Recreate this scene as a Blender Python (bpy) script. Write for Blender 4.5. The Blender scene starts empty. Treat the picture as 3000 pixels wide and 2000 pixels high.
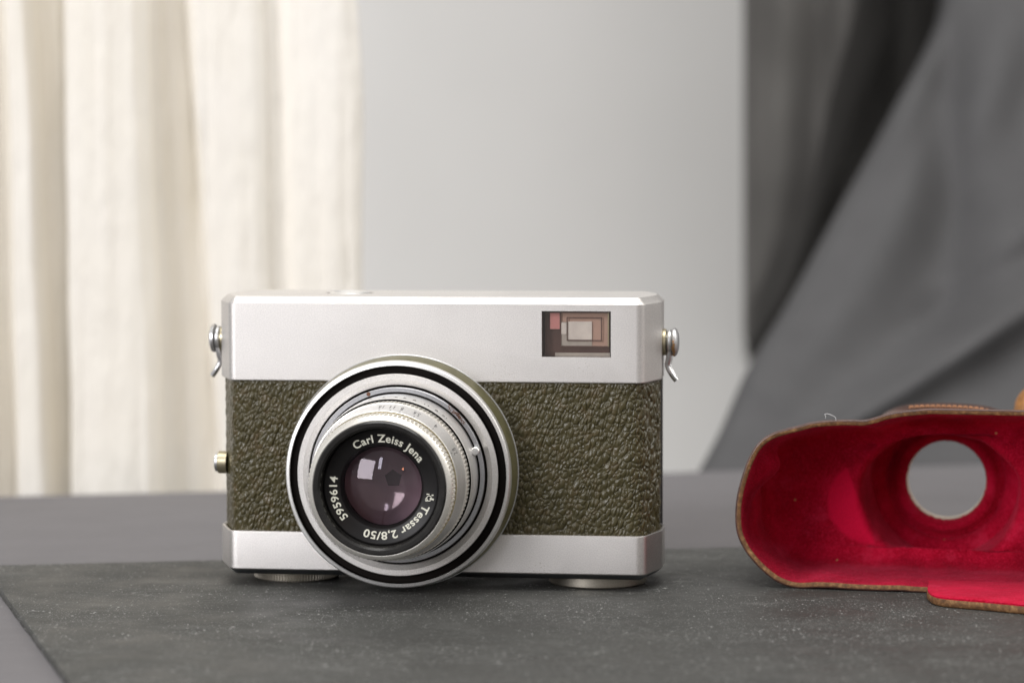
import bpy, bmesh, math, random
from mathutils import Vector, Matrix, noise
random.seed(7)
S = 0.001                      # everything below is written in millimetres
C = bpy.context.scene
col = C.collection
PI = math.pi

# ------------------------------------------------------------------ camera
F = 8000.0; H = 117.0; PITCH = math.atan(580 / F); ROLL = 0.0025
fw = Vector((0, math.cos(PITCH), -math.sin(PITCH)))
r0 = Vector((1, 0, 0)); u0 = Vector((0, math.sin(PITCH), math.cos(PITCH)))
rt = r0 * math.cos(ROLL) - u0 * math.sin(ROLL)
up = u0 * math.cos(ROLL) + r0 * math.sin(ROLL)
cd = bpy.data.cameras.new('view_camera'); cam = bpy.data.objects.new('view_camera', cd); col.objects.link(cam)
cam.matrix_world = Matrix(((rt.x, up.x, -fw.x, 0), (rt.y, up.y, -fw.y, 0), (rt.z, up.z, -fw.z, H * S), (0, 0, 0, 1)))
cd.sensor_width = 36; cd.lens = 96; cd.clip_start = 0.02; cd.clip_end = 60
cd.dof.use_dof = True; cd.dof.focus_distance = 0.698; cd.dof.aperture_fstop = 10.5
C.camera = cam

# ------------------------------------------------------------------ light
w = bpy.data.worlds.new('World'); C.world = w; w.use_nodes = True
w.node_tree.nodes['Background'].inputs[0].default_value = (1.0, 0.985, 0.965, 1)
w.node_tree.nodes['Background'].inputs[1].default_value = 0.43
C.view_settings.view_transform = 'Standard'; C.view_settings.look = 'None'
C.view_settings.exposure = 0.03; C.view_settings.gamma = 1
def area(name, loc, target, sx, sy, power, color):
    l = bpy.data.lights.new(name, 'AREA'); l.shape = 'RECTANGLE'; l.size = sx; l.size_y = sy
    l.energy = power; l.color = color
    o = bpy.data.objects.new(name, l); col.objects.link(o)
    o.location = loc
    o.rotation_euler = (Vector(target) - Vector(loc)).to_track_quat('-Z', 'Y').to_euler()
    return o
area('ceiling_light', (0.05, 0.55, 1.5), (0.0, 0.75, 0), 1.3, 1.1, 19.2, (1, 0.985, 0.96))
area('window_light', (-1.00, -0.34, 0.50), (-0.02, 0.70, 0.03), 0.66, 0.74, 14.2, (0.985, 0.975, 1.0))
area('window_light', (-0.52, -0.66, 0.84), (-0.02, 0.70, 0.03), 0.14, 0.50, 2.2, (0.86, 0.90, 1.0))
area('window_light', (0.92, 0.74, 0.60), (0.04, 0.73, 0.03), 0.62, 0.62, 4.2, (1.0, 0.97, 0.93))
lamp = area('warm_room_lamp', (0.30, -0.29, 0.42), (-0.03, 0.70, 0.03), 0.07, 0.07, 0.16, (1.0, 0.42, 0.20)); lamp.data.shape = 'DISK'

# ------------------------------------------------------------------ projection helpers (pixels of the 3000x2000 photograph -> mm)
def ray(px, py): return fw + rt * ((px - 1500) / F) - up * ((py - 1000) / F)
def at(px, py, Y):
    d = ray(px, py); t = Y / d.y; return Vector((d.x * t, Y, H + d.z * t))
def ground(px, py, z=0):
    d = ray(px, py); t = (z - H) / d.z; return Vector((d.x * t, d.y * t, z))
def local(px, py, yl, ang, O):
    d = ray(px, py); n = (math.sin(ang), math.cos(ang))
    t = (O[0] * n[0] + O[1] * n[1] + yl) / (d.x * n[0] + d.y * n[1])
    x, y = d.x * t - O[0], d.y * t - O[1]
    return (x * math.cos(ang) - y * math.sin(ang), H + d.z * t)

# ------------------------------------------------------------------ materials
def newmat(name):
    m = bpy.data.materials.new(name); m.use_nodes = True
    nt = m.node_tree; b = nt.nodes['Principled BSDF']; return m, nt, b
def N(nt, t, **kw):
    n = nt.nodes.new(t)
    for k, v in kw.items():
        if k in n.inputs.keys(): n.inputs[k].default_value = v
        else: setattr(n, k, v)
    return n
def coords(nt, sc=(1, 1, 1), rot=(0, 0, 0)):
    tc = N(nt, 'ShaderNodeTexCoord'); mp = N(nt, 'ShaderNodeMapping')
    mp.inputs['Scale'].default_value = sc; mp.inputs['Rotation'].default_value = rot
    nt.links.new(tc.outputs['Object'], mp.inputs[0]); return mp.outputs[0]
def noi(nt, co, scale, detail=3, rough=.5):
    n = N(nt, 'ShaderNodeTexNoise'); n.inputs['Scale'].default_value = scale
    n.inputs['Detail'].default_value = detail; n.inputs['Roughness'].default_value = rough
    nt.links.new(co, n.inputs['Vector']); return n.outputs['Fac']
def ramp(nt, fac, stops):
    r = N(nt, 'ShaderNodeValToRGB'); e = r.color_ramp.elements
    while len(e) < len(stops): e.new(0.5)
    for q, (p, c) in zip(e, stops):
        q.position = p; q.color = (c[0], c[1], c[2], 1) if hasattr(c, '__len__') else (c, c, c, 1)
    nt.links.new(fac, r.inputs[0]); return r.outputs[0]
def mix(nt, f, a, b, kind='MIX'):
    m = N(nt, 'ShaderNodeMix'); m.data_type = 'RGBA'; m.blend_type = kind
    for s, i in ((f, 0), (a, 6), (b, 7)):
        if hasattr(s, 'links') or hasattr(s, 'is_linked'): nt.links.new(s, m.inputs[i])
        else: m.inputs[i].default_value = s if i == 0 else (s[0], s[1], s[2], 1)
    return m.outputs[2]
def bump(nt, b, h, dist, strength=1.0, prev=None):
    n = N(nt, 'ShaderNodeBump'); n.inputs['Strength'].default_value = strength
    n.inputs['Distance'].default_value = dist
    nt.links.new(h, n.inputs['Height'])
    if prev is not None: nt.links.new(prev, n.inputs['Normal'])
    nt.links.new(n.outputs[0], b.inputs['Normal']); return n.outputs[0]
def math_(nt, op, a, b=None):
    n = N(nt, 'ShaderNodeMath'); n.operation = op
    for i, s in enumerate((a, b)):
        if s is None: continue
        if isinstance(s, (int, float)): n.inputs[i].default_value = s
        else: nt.links.new(s, n.inputs[i])
    return n.outputs[0]

def metal(name, color, rough, grain=0.0, specks=0.0, gscale=5000, tint=None):
    m, nt, b = newmat(name); co = coords(nt)
    b.inputs['Metallic'].default_value = 1
    c = ramp(nt, noi(nt, co, 60, 4), [(0.3, [v * .94 for v in color]), (0.7, color)])
    g = noi(nt, co, 4200, 1)
    c = mix(nt, ramp(nt, g, [(0.35, 0), (0.75, 1)]), mix(nt, 1.0, c, (.78, .78, .78), 'MULTIPLY'), c)
    if specks:
        v = N(nt, 'ShaderNodeTexVoronoi'); v.inputs['Scale'].default_value = 1500; nt.links.new(co, v.inputs['Vector'])
        big = noi(nt, co, 45, 2)
        thr = ramp(nt, big, [(0.56, 0), (0.80, specks)])
        k = math_(nt, 'LESS_THAN', v.outputs['Distance'], math_(nt, 'MULTIPLY', thr, 0.24))
        c = mix(nt, k, c, (.34, .30, .22))
    nt.links.new(c, b.inputs['Base Color'])
    nt.links.new(math_(nt, 'ADD', math_(nt, 'MULTIPLY', noi(nt, co, 90, 3), 0.12), rough - .06), b.inputs['Roughness'])
    if grain: bump(nt, b, noi(nt, co, gscale, 2), grain * S, 0.6)
    return m
def plain(name, color, rough=.5, metallic=0, spec=.5, var=.12, nscale=200, bumpd=0, bscale=2500):
    m, nt, b = newmat(name); co = coords(nt)
    c = ramp(nt, noi(nt, co, nscale, 4), [(0.3, [v * (1 - var) for v in color]), (0.7, [min(1, v * (1 + var)) for v in color])])
    nt.links.new(c, b.inputs['Base Color'])
    b.inputs['Roughness'].default_value = rough; b.inputs['Metallic'].default_value = metallic
    b.inputs['Specular IOR Level'].default_value = spec
    if bumpd: bump(nt, b, noi(nt, co, bscale, 3), bumpd * S)
    return m

M = {}
M['alu'] = metal('satin_aluminium', (.85, .82, .79), .43, grain=.09, specks=1.0)
M['alu_base'] = metal('satin_aluminium_worn', (.83, .80, .775), .42, grain=.10, specks=.7)
M['bright'] = metal('turned_aluminium', (.97, .96, .94), .36, grain=.006)
M['cream'] = metal('lacquered_aluminium', (.95, .92, .85), .40, grain=.01, specks=.6)
M['ringgrey'] = metal('brushed_ring_metal', (.60, .60, .62), .30, grain=.01, specks=.8)
M['steel'] = metal('nickel_plated_steel', (.84, .84, .84), .34, grain=.01)
M['brass'] = metal('brass', (.62, .55, .38), .35, grain=.01, specks=.7)
M['copper'] = metal('worn_copper', (.75, .42, .2), .4, grain=.02)
M['black'] = plain('black_paint', (.012, .011, .011), .38, var=.25, bumpd=.004)
M['black'].node_tree.nodes['Principled BSDF'].inputs['Specular IOR Level'].default_value = .2
M['gloss_black'] = plain('black_lacquer', (.014, .013, .012), .22, var=.3, nscale=400, bumpd=.008, bscale=1500)
M['foot'] = metal('dark_brass_foot', (.50, .46, .39), .42, grain=.01, specks=.8)  # dark brass tone of the two base discs
M['groove'] = plain('groove_black', (.006, .004, .003), .6, 0, .1)
M['ink'] = plain('engraved_black_ink', (.05, .045, .045), .6)
M['paint'] = plain('engraved_cream_paint', (.72, .71, .60), .6)
M['rust'] = plain('rust_mark', (.13, .055, .03), .8)
M['red'] = plain('red_paint', (.25, .05, .02), .6)
M['dark_steel'] = metal('dark_bevel_steel', (.30, .31, .33), .35)  # darker metal for the bevel of the base cover
M['back_black'] = plain('body_black', (.02, .018, .016), .4)
M['thread'] = plain('orange_thread', (.55, .26, .12), .8)
M['lint'] = plain('lint', (.8, .8, .8), .6)

def leather_mat(name, c1, c2, c3, rough, bd, cs_=260):
    m, nt, b = newmat(name); co = coords(nt)
    c = ramp(nt, noi(nt, co, cs_, 5, .65), [(0.3, c1), (0.52, c2), (0.75, c3)])
    nt.links.new(c, b.inputs['Base Color'])
    b.inputs['Roughness'].default_value = rough
    n1 = bump(nt, b, noi(nt, co, 1800, 3), bd * S)
    bump(nt, b, noi(nt, co, 6000, 2), bd * .4 * S, prev=n1)
    return m
M['olive'] = leather_mat('olive_pebbled_leather', (.050, .042, .016), (.066, .055, .022), (.094, .066, .030), .29, .025)
M['olive'].node_tree.nodes['Principled BSDF'].inputs['Specular IOR Level'].default_value = .5
M['drum'] = leather_mat('drum_leather', (.085, .078, .034), (.125, .115, .055), (.16, .145, .08), .5, .05)
M['brown'] = leather_mat('brown_case_leather', (.045, .022, .016), (.08, .035, .026), (.12, .055, .035), .27, .03)
M['cut'] = leather_mat('cut_leather_edge', (.075, .034, .012), (.17, .078, .027), (.38, .21, .085), .75, .12, 800)
M['creamedge'] = plain('raw_hide_edge', (.62, .56, .46), .8, bumpd=.08)
M['strap'] = leather_mat('tan_strap_leather', (.14, .05, .008), (.25, .10, .016), (.38, .17, .04), .6, .1)

for k_, v_ in (('bright', .8), ('cream', .7), ('alu', .85), ('alu_base', 1.0)): M[k_].node_tree.nodes['Principled BSDF'].inputs['Metallic'].default_value = v_
# ------------------------------------------------------------------ mesh helpers
def mk(name, verts, faces, m, parent=None, smooth=True, ang=30, scale=S):
    me = bpy.data.meshes.new(name)
    me.from_pydata([Vector(v) * scale for v in verts], [], faces)
    bm = bmesh.new(); bm.from_mesh(me); bmesh.ops.recalc_face_normals(bm, faces=bm.faces); bm.to_mesh(me); bm.free()
    if smooth:
        me.shade_smooth(); me.set_sharp_from_angle(angle=math.radians(ang))
    me.materials.append(m)
    o = bpy.data.objects.new(name, me); col.objects.link(o)
    if parent: o.parent = parent
    return o
def tag(o, label=None, cat=None, group=None, kind=None):
    if label: o['label'] = label
    if cat: o['category'] = cat
    if group: o['group'] = group
    if kind: o['kind'] = kind
    return o
def empty(name, loc, rz=0):
    o = bpy.data.objects.new(name, None); col.objects.link(o); o.empty_display_size = .02
    o.location = Vector(loc) * S; o.rotation_euler = (0, 0, rz); return o
class MB:
    def __init__(s): s.v = []; s.f = []
    def add(s, v, f):
        k = len(s.v); s.v += [tuple(q) for q in v]; s.f += [tuple(i + k for i in q) for q in f]
    def loft(s, rings, closed=True, cap0=False, cap1=False):
        n = len(rings[0]); v = [p for r in rings for p in r]; f = []
        for a in range(len(rings) - 1):
            for i in range(n if closed else n - 1):
                j = (i + 1) % n
                f.append((a * n + i, a * n + j, (a + 1) * n + j, (a + 1) * n + i))
        if cap0: f.append(tuple(range(n)))
        if cap1: f.append(tuple((len(rings) - 1) * n + i for i in range(n)))
        s.add(v, f)
    def box(s, x0, x1, y0, y1, z0, z1):
        v = [(x, y, z) for z in (z0, z1) for y in (y0, y1) for x in (x0, x1)]
        s.add(v, [(0, 1, 3, 2), (4, 6, 7, 5), (0, 4, 5, 1), (2, 3, 7, 6), (0, 2, 6, 4), (1, 5, 7, 3)])
    def tube(s, pts, r, n=12, flat=1.0):
        rings = []; pts = [Vector(p) for p in pts]; ref = None
        for i, p in enumerate(pts):
            d = (pts[min(i + 1, len(pts) - 1)] - pts[max(i - 1, 0)]).normalized()
            if ref is None: ref = d.orthogonal().normalized()
            a = (ref - d * ref.dot(d)).normalized(); ref = a; b = d.cross(a)
            rr = r(i / (len(pts) - 1)) if callable(r) else r
            rings.append([p + a * math.cos(t) * rr + b * math.sin(t) * rr * flat for t in [2 * PI * k / n for k in range(n)]])
        s.loft(rings, True, True, True)
    def build(s, name, m, parent=None, **k): return mk(name, s.v, s.f, m, parent, **k)
def spline(pts, per=8, closed=False):
    out = []; n = len(pts); P = [Vector(p) for p in pts]
    segs = n if closed else n - 1
    for i in range(segs):
        if closed: a, b, c, d = P[(i - 1) % n], P[i], P[(i + 1) % n], P[(i + 2) % n]
        else: a, b, c, d = P[max(i - 1, 0)], P[i], P[i + 1], P[min(i + 2, n - 1)]
        for k in range(per):
            t = k / per
            out.append(.5 * ((2 * b) + (c - a) * t + (2 * a - 5 * b + 4 * c - d) * t * t + (3 * b - a - 3 * c + d) * t ** 3))
    if not closed: out.append(P[-1])
    return out
def resample(pts, n, closed=True):
    P = [Vector(p) for p in pts]
    if closed: P = P + [P[0]]
    L = [0]
    for a, b in zip(P, P[1:]): L.append(L[-1] + (b - a).length)
    out = []; k = 0
    for i in range(n):
        t = L[-1] * i / (n if closed else n - 1)
        while k < len(L) - 2 and L[k + 1] < t: k += 1
        f = (t - L[k]) / max(1e-9, L[k + 1] - L[k]); out.append(P[k].lerp(P[k + 1], min(1, f)))
    return out
def sm(a, b, x):
    t = max(0, min(1, (x - a) / (b - a))); return t * t * (3 - 2 * t)

# ================================================================== setting
# tabletop: purple grey cloth laid over the table
def tabletop():
    m, nt, b = newmat('purple_grey_cloth'); co = coords(nt)
    c = ramp(nt, noi(nt, co, 14, 4), [(.3, (.064, .058, .061)), (.7, (.080, .073, .077))])
    c = mix(nt, ramp(nt, noi(nt, co, 1500, 2), [(.4, 0), (.7, 1)]), c, mix(nt, 1.0, c, (1.2, 1.2, 1.2), 'MULTIPLY'))
    nt.links.new(c, b.inputs['Base Color']); b.inputs['Roughness'].default_value = .8
    b.inputs['Sheen Weight'].default_value = .15
    n1 = bump(nt, b, noi(nt, co, 1600, 3), .12 * S); bump(nt, b, noi(nt, co, 20, 3), 2.5 * S, .5, prev=n1)
    mb = MB()
    rim = [(-900, 100), (900, 100), (900, 1120), (157, 1000), (64, 983), (-98, 932), (-172, 919), (-900, 800)]
    mb.loft([[(x, y, z) for x, y in rim] for z in (-40, -1.8)], True, True, True)
    o = mb.build('tabletop', m, smooth=False); tag(o, 'purple grey cloth covered table surface', None, kind='structure')
tabletop()
WALLK = .155
def wall_y(x): return 1640 + x * .1
def curtain_y(x, d): return 946 + (x + 140) * .17 + (38 - d) * .6
def wall():
    m, nt, b = newmat('grey_backdrop_paint'); co = coords(nt)
    c = ramp(nt, noi(nt, co, 9, 5), [(.3, (.765, .755, .735)), (.7, (.80, .79, .77))])
    nt.links.new(c, b.inputs['Base Color']); b.inputs['Roughness'].default_value = .85
    bump(nt, b, noi(nt, co, 300, 3), .1 * S)
    x0, x1 = -1500, at(2330, 500, 1660).x
    mb = MB()
    v = []
    for z in (-500, 1000):
        for x, dy in ((x0, 0), (x1, 0), (x1, 14), (x0, 14)): v.append((x, wall_y(x) + dy, z))
    mb.add(v, [(0, 1, 5, 4), (1, 2, 6, 5), (2, 3, 7, 6), (3, 0, 4, 7), (4, 5, 6, 7), (0, 3, 2, 1)])
    o = mb.build('wall', m, smooth=False); tag(o, 'plain light grey backdrop wall behind the camera', None, kind='structure')
wall()

def slate_board():
    m, nt, b = newmat('slate_board'); co = coords(nt)
    cs = coords(nt, (1, 2.2, 1), (0, 0, .3))
    base = ramp(nt, noi(nt, co, 22, 6, .62), [(.25, (.036, .036, .033)), (.5, (.046, .046, .042)), (.75, (.062, .062, .057))])
    cloud = ramp(nt, noi(nt, coords(nt, (1, 2.2, 1), (0, 0, .3)), 55, 6, .7), [(.52, 0), (.85, 1)])
    c = mix(nt, cloud, base, (.090, .090, .085))
    gr = ramp(nt, noi(nt, co, 2600, 2), [(.35, .62), (.7, 1.45)])
    c = mix(nt, 1.0, c, gr, 'MULTIPLY')
    for sc, th, br in ((620, .10, .42), (1300, .14, .30), (2100, .16, .26)):
        v = N(nt, 'ShaderNodeTexVoronoi'); v.inputs['Scale'].default_value = sc; nt.links.new(co, v.inputs['Vector'])
        rnd = N(nt, 'ShaderNodeSeparateColor'); nt.links.new(v.outputs['Color'], rnd.inputs[0])
        dens = ramp(nt, noi(nt, co, 30, 3), [(.2, .45), (.7, .9)])
        k = math_(nt, 'LESS_THAN', v.outputs['Distance'], math_(nt, 'MULTIPLY', math_(nt, 'MULTIPLY', dens, rnd.outputs[0]), th * 2.6))
        k = math_(nt, 'MULTIPLY', k, math_(nt, 'GREATER_THAN', rnd.outputs[1], .5))
        c = mix(nt, k, c, (br, br, br * .97))
    s = N(nt, 'ShaderNodeTexVoronoi'); s.feature = 'DISTANCE_TO_EDGE'; s.inputs['Scale'].default_value = 26
    wv = N(nt, 'ShaderNodeVectorMath'); wv.operation = 'ADD'
    nn = N(nt, 'ShaderNodeTexNoise'); nn.inputs['Scale'].default_value = 35; nt.links.new(cs, nn.inputs['Vector'])
    sc_ = N(nt, 'ShaderNodeVectorMath'); sc_.operation = 'SCALE'; sc_.inputs['Scale'].default_value = .025; nt.links.new(nn.outputs['Color'], sc_.inputs[0])
    nt.links.new(cs, wv.inputs[0]); nt.links.new(sc_.outputs[0], wv.inputs[1]); nt.links.new(wv.outputs[0], s.inputs['Vector'])
    scr = math_(nt, 'MULTIPLY', math_(nt, 'LESS_THAN', s.outputs[0], .006), ramp(nt, noi(nt, co, 60, 3), [(.52, 0), (.62, .75)]))
    c = mix(nt, scr, c, (.16, .16, .152))
    nt.links.new(c, b.inputs['Base Color'])
    nt.links.new(ramp(nt, noi(nt, co, 60, 5), [(.3, .5), (.7, .78)]), b.inputs['Roughness'])
    b.inputs['Specular IOR Level'].default_value = .4
    n1 = bump(nt, b, noi(nt, co, 1200, 4), .07 * S); bump(nt, b, noi(nt, co, 110, 4), .09 * S, .6, prev=n1)
    back1 = ground(2150, 1601, 0)
    f0 = ground(205, 2000, 0); f1 = ground(0, 1725, 0); dl = (f0 - f1).normalized()
    corner = f1 - dl * 43
    back0 = corner
    left = [corner + (f0 + dl * 80 - corner) * (1 - k / 60) for k in range(0, 60)]
    back = [corner + (back1 - corner).normalized() * t for t in [i * 12 for i in range(0, 42)]]
    last = back[-1]
    poly = left + back + [last + Vector((30, -180, 0)), last + Vector((40, -330, 0))]
    # ragged rim
    pol = []
    for i, p in enumerate(poly):
        k = noise.noise(p * .21) * .25 if i < len(left) else noise.noise(p * .1) * .3
        pol.append(Vector((p.x + k, p.y + k * .5, 0)))
    cen = sum(pol, Vector()) / len(pol)
    def inset(q, d_): v = (cen - q); v.normalize(); return q + v * d_
    rings = [[(p.x, p.y, -1.79) for p in pol], [(p.x, p.y, -.7) for p in pol],
             [tuple(inset(p, .35 + .3 * noise.noise(p * .8)) + Vector((0, 0, -.15))) for p in pol], [tuple(inset(p, 1.2)) for p in pol]]
    mb = MB(); mb.loft(rings, True, True, True)
    o = mb.build('slate_board', m, ang=40)
    tag(o, 'dusty dark grey slate board under the camera and the leather case', 'slate board')
slate_board()
def dust():
    rnd = random.Random(11); mb = MB(); n = 0
    while n < 3400:
        x = rnd.uniform(-135, 190); y = rnd.uniform(572, 764)
        k = noise.noise(Vector((x * .03, y * .05, 1))) + .6 * noise.noise(Vector((x * .12, y * .2, 4)))
        if rnd.random() > .55 + .5 * max(0, k): continue
        if x < ground(0, 1715).x - 4 + (702 - y) * .36 + 4 and y < 712: continue
        r = .05 + .10 * rnd.random() ** 3 + (.22 if rnd.random() < .006 else 0); a = rnd.uniform(0, PI); l = 1 + (2.5 * rnd.random() if rnd.random() < .3 else .4)
        c, s_ = math.cos(a), math.sin(a); q = []
        for u_, v_ in ((-l, 0), (0, -1), (l, 0), (0, 1)): q.append((x + r * (u_ * c - v_ * s_), y + r * (u_ * s_ + v_ * c), .012))
        q.append((x, y, .02 + r * .6)); mb.add(q, [(0, 1, 4), (1, 2, 4), (2, 3, 4), (3, 0, 4)]); n += 1
    o = mb.build('dust', plain('dust', (.26, .26, .245), .8), smooth=False)
    tag(o, 'fine pale dust scattered over the slate board', 'dust', kind='stuff')
dust()

# ---------------------------------------------------------------- cream curtain
def fabric(name, c1, c2, rough, weave, fold_scale, sss=0, slub=0, bscale=30):
    m, nt, b = newmat(name); co = coords(nt)
    c = ramp(nt, noi(nt, co, bscale, 4), [(.3, c1), (.7, c2)])
    nt.links.new(c, b.inputs['Base Color']); b.inputs['Roughness'].default_value = rough
    b.inputs['Specular IOR Level'].default_value = .2
    n1 = bump(nt, b, noi(nt, coords(nt, (1, 1, .35)), weave, 2), .15 * S)
    if slub: n1 = bump(nt, b, noi(nt, coords(nt, (1, 1, .12)), 420, 2), slub * .35 * S, prev=n1)
    if slub: bump(nt, b, noi(nt, coords(nt, (1, 1, .4)), fold_scale, 4), slub * S, prev=n1)
    return m
def cream_curtain():
    m = fabric('cream_linen', (.88, .835, .745), (.90, .865, .80), .85, 1500, 160, slub=.9, bscale=12)
    # (x at picture top, x at curtain foot, distance in front of the wall)
    ctl = [(-420, -400, 30), (-330, -320, 8), (-200, -190, 30), (-90, -60, 34), (-60, -20, 12), (0, 38, 8), (28, 42, 14), (40, 50, 30), (75, 118, 31),
           (98, 140, 22), (125, 165, 10), (160, 190, 5), (204, 205, 2), (206, 207, 34), (216, 214, 42), (300, 320, 45), (385, 425, 42), (428, 452, 33), (452, 475, 20),
           (500, 545, 9), (550, 640, 4), (556, 650, 22), (568, 662, 34), (640, 720, 38), (735, 765, 37), (764, 795, 33),
           (772, 802, 25), (820, 850, 22), (870, 900, 27), (950, 990, 32), (1010, 1045, 31), (1046, 1072, 26), (1050, 1074, 20), (1036, 1056, 14)]
    us = []
    for i in range(len(ctl) - 1):
        a, b_, c, d = ctl[max(i - 1, 0)], ctl[i], ctl[i + 1], ctl[min(i + 2, len(ctl) - 1)]
        n = max(3, int(abs(c[0] - b_[0]) / 8) + int(abs(c[2] - b_[2]) / 5))
        for k in range(n):
            t = k / n; us.append(tuple(b_[j] + (c[j] - b_[j]) * (t if abs(c[2] - b_[2]) > 12 or j < 2 else t * t * (3 - 2 * t)) for j in range(3)))
    us.append(ctl[-1])
    rows = []; NZ = 90
    for iz in range(NZ + 1):
        z = -60 + 490 * iz / NZ
        py_t = z
        row = []
        for (xt, xb, dd) in us:
            f = (z + 3) / 172.0; f2 = f if f < 1 else 1 + (f - 1) * .5
            bow = 1 + .35 * math.sin(PI * min(1, max(0, f))) * 0
            px = xb + (xt - xb) * f2
            X = at(px, 900, 930).x
            for _ in range(3): X = at(px, 900, curtain_y(X, dd)).x
            X += 1.0 * noise.noise(Vector((px * .01, z * .02, 3)))
            if xt > 1000: X += .9 * math.sin(z * .05 + 1)
            Y = curtain_y(X, dd) - 1.0 * noise.noise(Vector((X * .05, z * .006, 7))) - 1.5 * noise.noise(Vector((X * .22, z * .006, 1))) - .3 * noise.noise(Vector((X * .3, z * .15, 2)))
            row.append((X, Y, z + 0))
        rows.append(row)
    mb = MB(); mb.loft(rows, False)
    o = mb.build('cream_curtain', m, ang=80)
    sd = o.modifiers.new('thickness', 'SOLIDIFY'); sd.thickness = .7 * S
    tag(o, 'cream linen curtain hanging in vertical folds at the left', 'curtain')
cream_curtain()

# ---------------------------------------------------------------- grey drapes
def grey_drapes():
    m1 = fabric('charcoal_fabric', (.120, .115, .110), (.138, .133, .127), .9, 1600, 30, slub=.6)
    m2 = fabric('grey_fabric', (.078, .077, .079), (.090, .089, .091), .95, 1600, 60, slub=.5)
    # grey cloth swept diagonally down to the table
    edge = spline([Vector(p) for p in ((2790, -3600, 0), (2780, -2200, 0), (2768, -1000, 0), (2760, -400, 0), (2752, -120, 0), (2740, 70, 0), (2610, 330, 0), (2440, 640, 0), (2310, 880, 0), (2190, 1080, 0), (2110, 1260, 0), (2030, 1410, 0), (1970, 1520, 0))], 12)
    # charcoal curtain: hangs beside the wall and sinks into a deep fold where the grey cloth crosses it
    rows = []; NA = 90
    for e in edge:
        row = []
        if e.y > 1330: continue
        x1 = max(e.x + 60, 2260); wd = 45 + 215 * sm(900, 0, e.y)
        for i in range(NA + 1):
            px = 2184 + (x1 - 2184) * i / NA; t = e.x - px
            Y = 1290 + 40 * math.exp(-((px - 2184) / 10)) + 6 * math.sin((px - 2184) * .035 + .6) + 330 * sm(wd, wd * .45, t) + 22 * sm(wd * 2.4, wd, t) + 5 * noise.noise(Vector((px * .006, e.y * .003, 9)))
            row.append(at(px, e.y, Y))
        for px, Y in ((x1 + 200, 1600), (3400, 1610), (4300, 1600), (4800, 1500), (5000, 1250)): row.append(at(max(px, x1 + 200), e.y, Y))  # unseen columns added behind the grey cloth to shut out light
        rows.append(row)
    mb = MB(); mb.loft(rows, False)
    o = mb.build('charcoal_curtain', m1, ang=80); sd = o.modifiers.new('thickness', 'SOLIDIFY'); sd.thickness = 1 * S
    tag(o, 'charcoal curtain hanging straight down at the right end of the grey wall', 'curtain')
    NX = 170; rows = []
    for e in edge:
        row = []
        for i in range(NX + 1):
            s = (i / NX) ** 1.3 * 1800
            px, py = e.x + s, e.y
            lean = max(0, 1425 - py)
            base = 1022 + .16 * min(lean, 1500) + .05 * max(0, lean - 1500)
            Yd = 30 * math.exp(-s / 9) + 6 * math.exp(-s / 30)                                   # rim turning back
            Yd += 26 * sm(60, 380, s) * sm(1350, 600, py)                # falls away behind the rim
            f1 = px - 2765 + (py - 500) * .02
            Yd += 15 * math.exp(-(f1 / 70) ** 2) * sm(1150, 400, py) * sm(-300, 250, py)   # soft vertical valley
            Yd -= 16 * sm(0, 190, f1) * sm(1250, 500, py)
            ly = 1262 - (px - 2380) * .615; q = (py - ly)
            Yd -= 24 * math.exp(-((q - 30) / 66) ** 2) * sm(2250, 2520, px)                # long diagonal fold
            Yd += 14 * math.exp(-((q + 110) / 70) ** 2) * sm(2500, 2800, px)
            Yd += 3 * sm(80, 300, q) * sm(2500, 2750, px)
            l2 = 1110 + (px - 2200) * .55; q2 = py - l2                  # faint crease near the table
            Yd -= 3 * math.exp(-(q2 / 50) ** 2) * sm(2500, 2250, px)
            Yd += 6 * noise.noise(Vector((px * .0028, py * .0016, 2)))
            Yd += 7 * math.cos((s - 70 + .12 * py) * 2 * PI / 430) * sm(1100, 700, s) * sm(30, 160, s) * sm(1400, 900, py)
            Yd = base + Yd
            p = at(px, py, Yd)
            row.append(p)
        rows.append(row)
    mb = MB(); mb.loft(rows, False)
    o = mb.build('grey_cloth', m2, ang=80); sd = o.modifiers.new('thickness', 'SOLIDIFY'); sd.thickness = -1 * S
    tag(o, 'grey cloth draped diagonally from upper right down to the table', 'cloth')
grey_drapes()

# ================================================================== the film camera
ANG = math.radians(7); CO = (-28.5, 714.0)
film = empty('film_camera', (CO[0], CO[1], 0), -ANG)
tag(film, 'vintage silver film camera covered in olive pebbled leather', 'camera')
def cl(px, py, yl=0): return local(px, py, yl, ANG, CO)
AX, AZ = -.3, 31.15            # lens axis
XC = 7.6
def plan(hw, ha, y0, y1, dy, fil, n=8):
    P = [(-ha + .6, y0), (ha + .6, y0), (hw, y0 + dy), (hw, y1 - dy), (ha, y1), (-ha, y1), (-hw, y1 - dy), (-hw, y0 + dy)]
    out = []
    for i, p in enumerate(P):
        p = Vector(p); a = (Vector(P[i - 1]) - p); b = (Vector(P[(i + 1) % 8]) - p)
        th = a.angle(b) / 2; d = min(fil / math.tan(th), a.length * .45, b.length * .45)
        s, e = p + a.normalized() * d, p + b.normalized() * d
        for k in range(n + 1):
            t = k / n; out.append(((s * (1 - t) ** 2 + p * 2 * t * (1 - t) + e * t * t)))
    return [(q.x + XC, q.y) for q in out]
D0, D1 = 0.0, 36.0
def sec(z, ins=0, hw=59.3, ha=54.7, fil=2.6): return [(x, y, z) for x, y in plan(hw - ins, ha - ins * .6, D0 + ins, D1 - ins, 13.0 - ins * .3, max(.5, fil - ins))]

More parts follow.
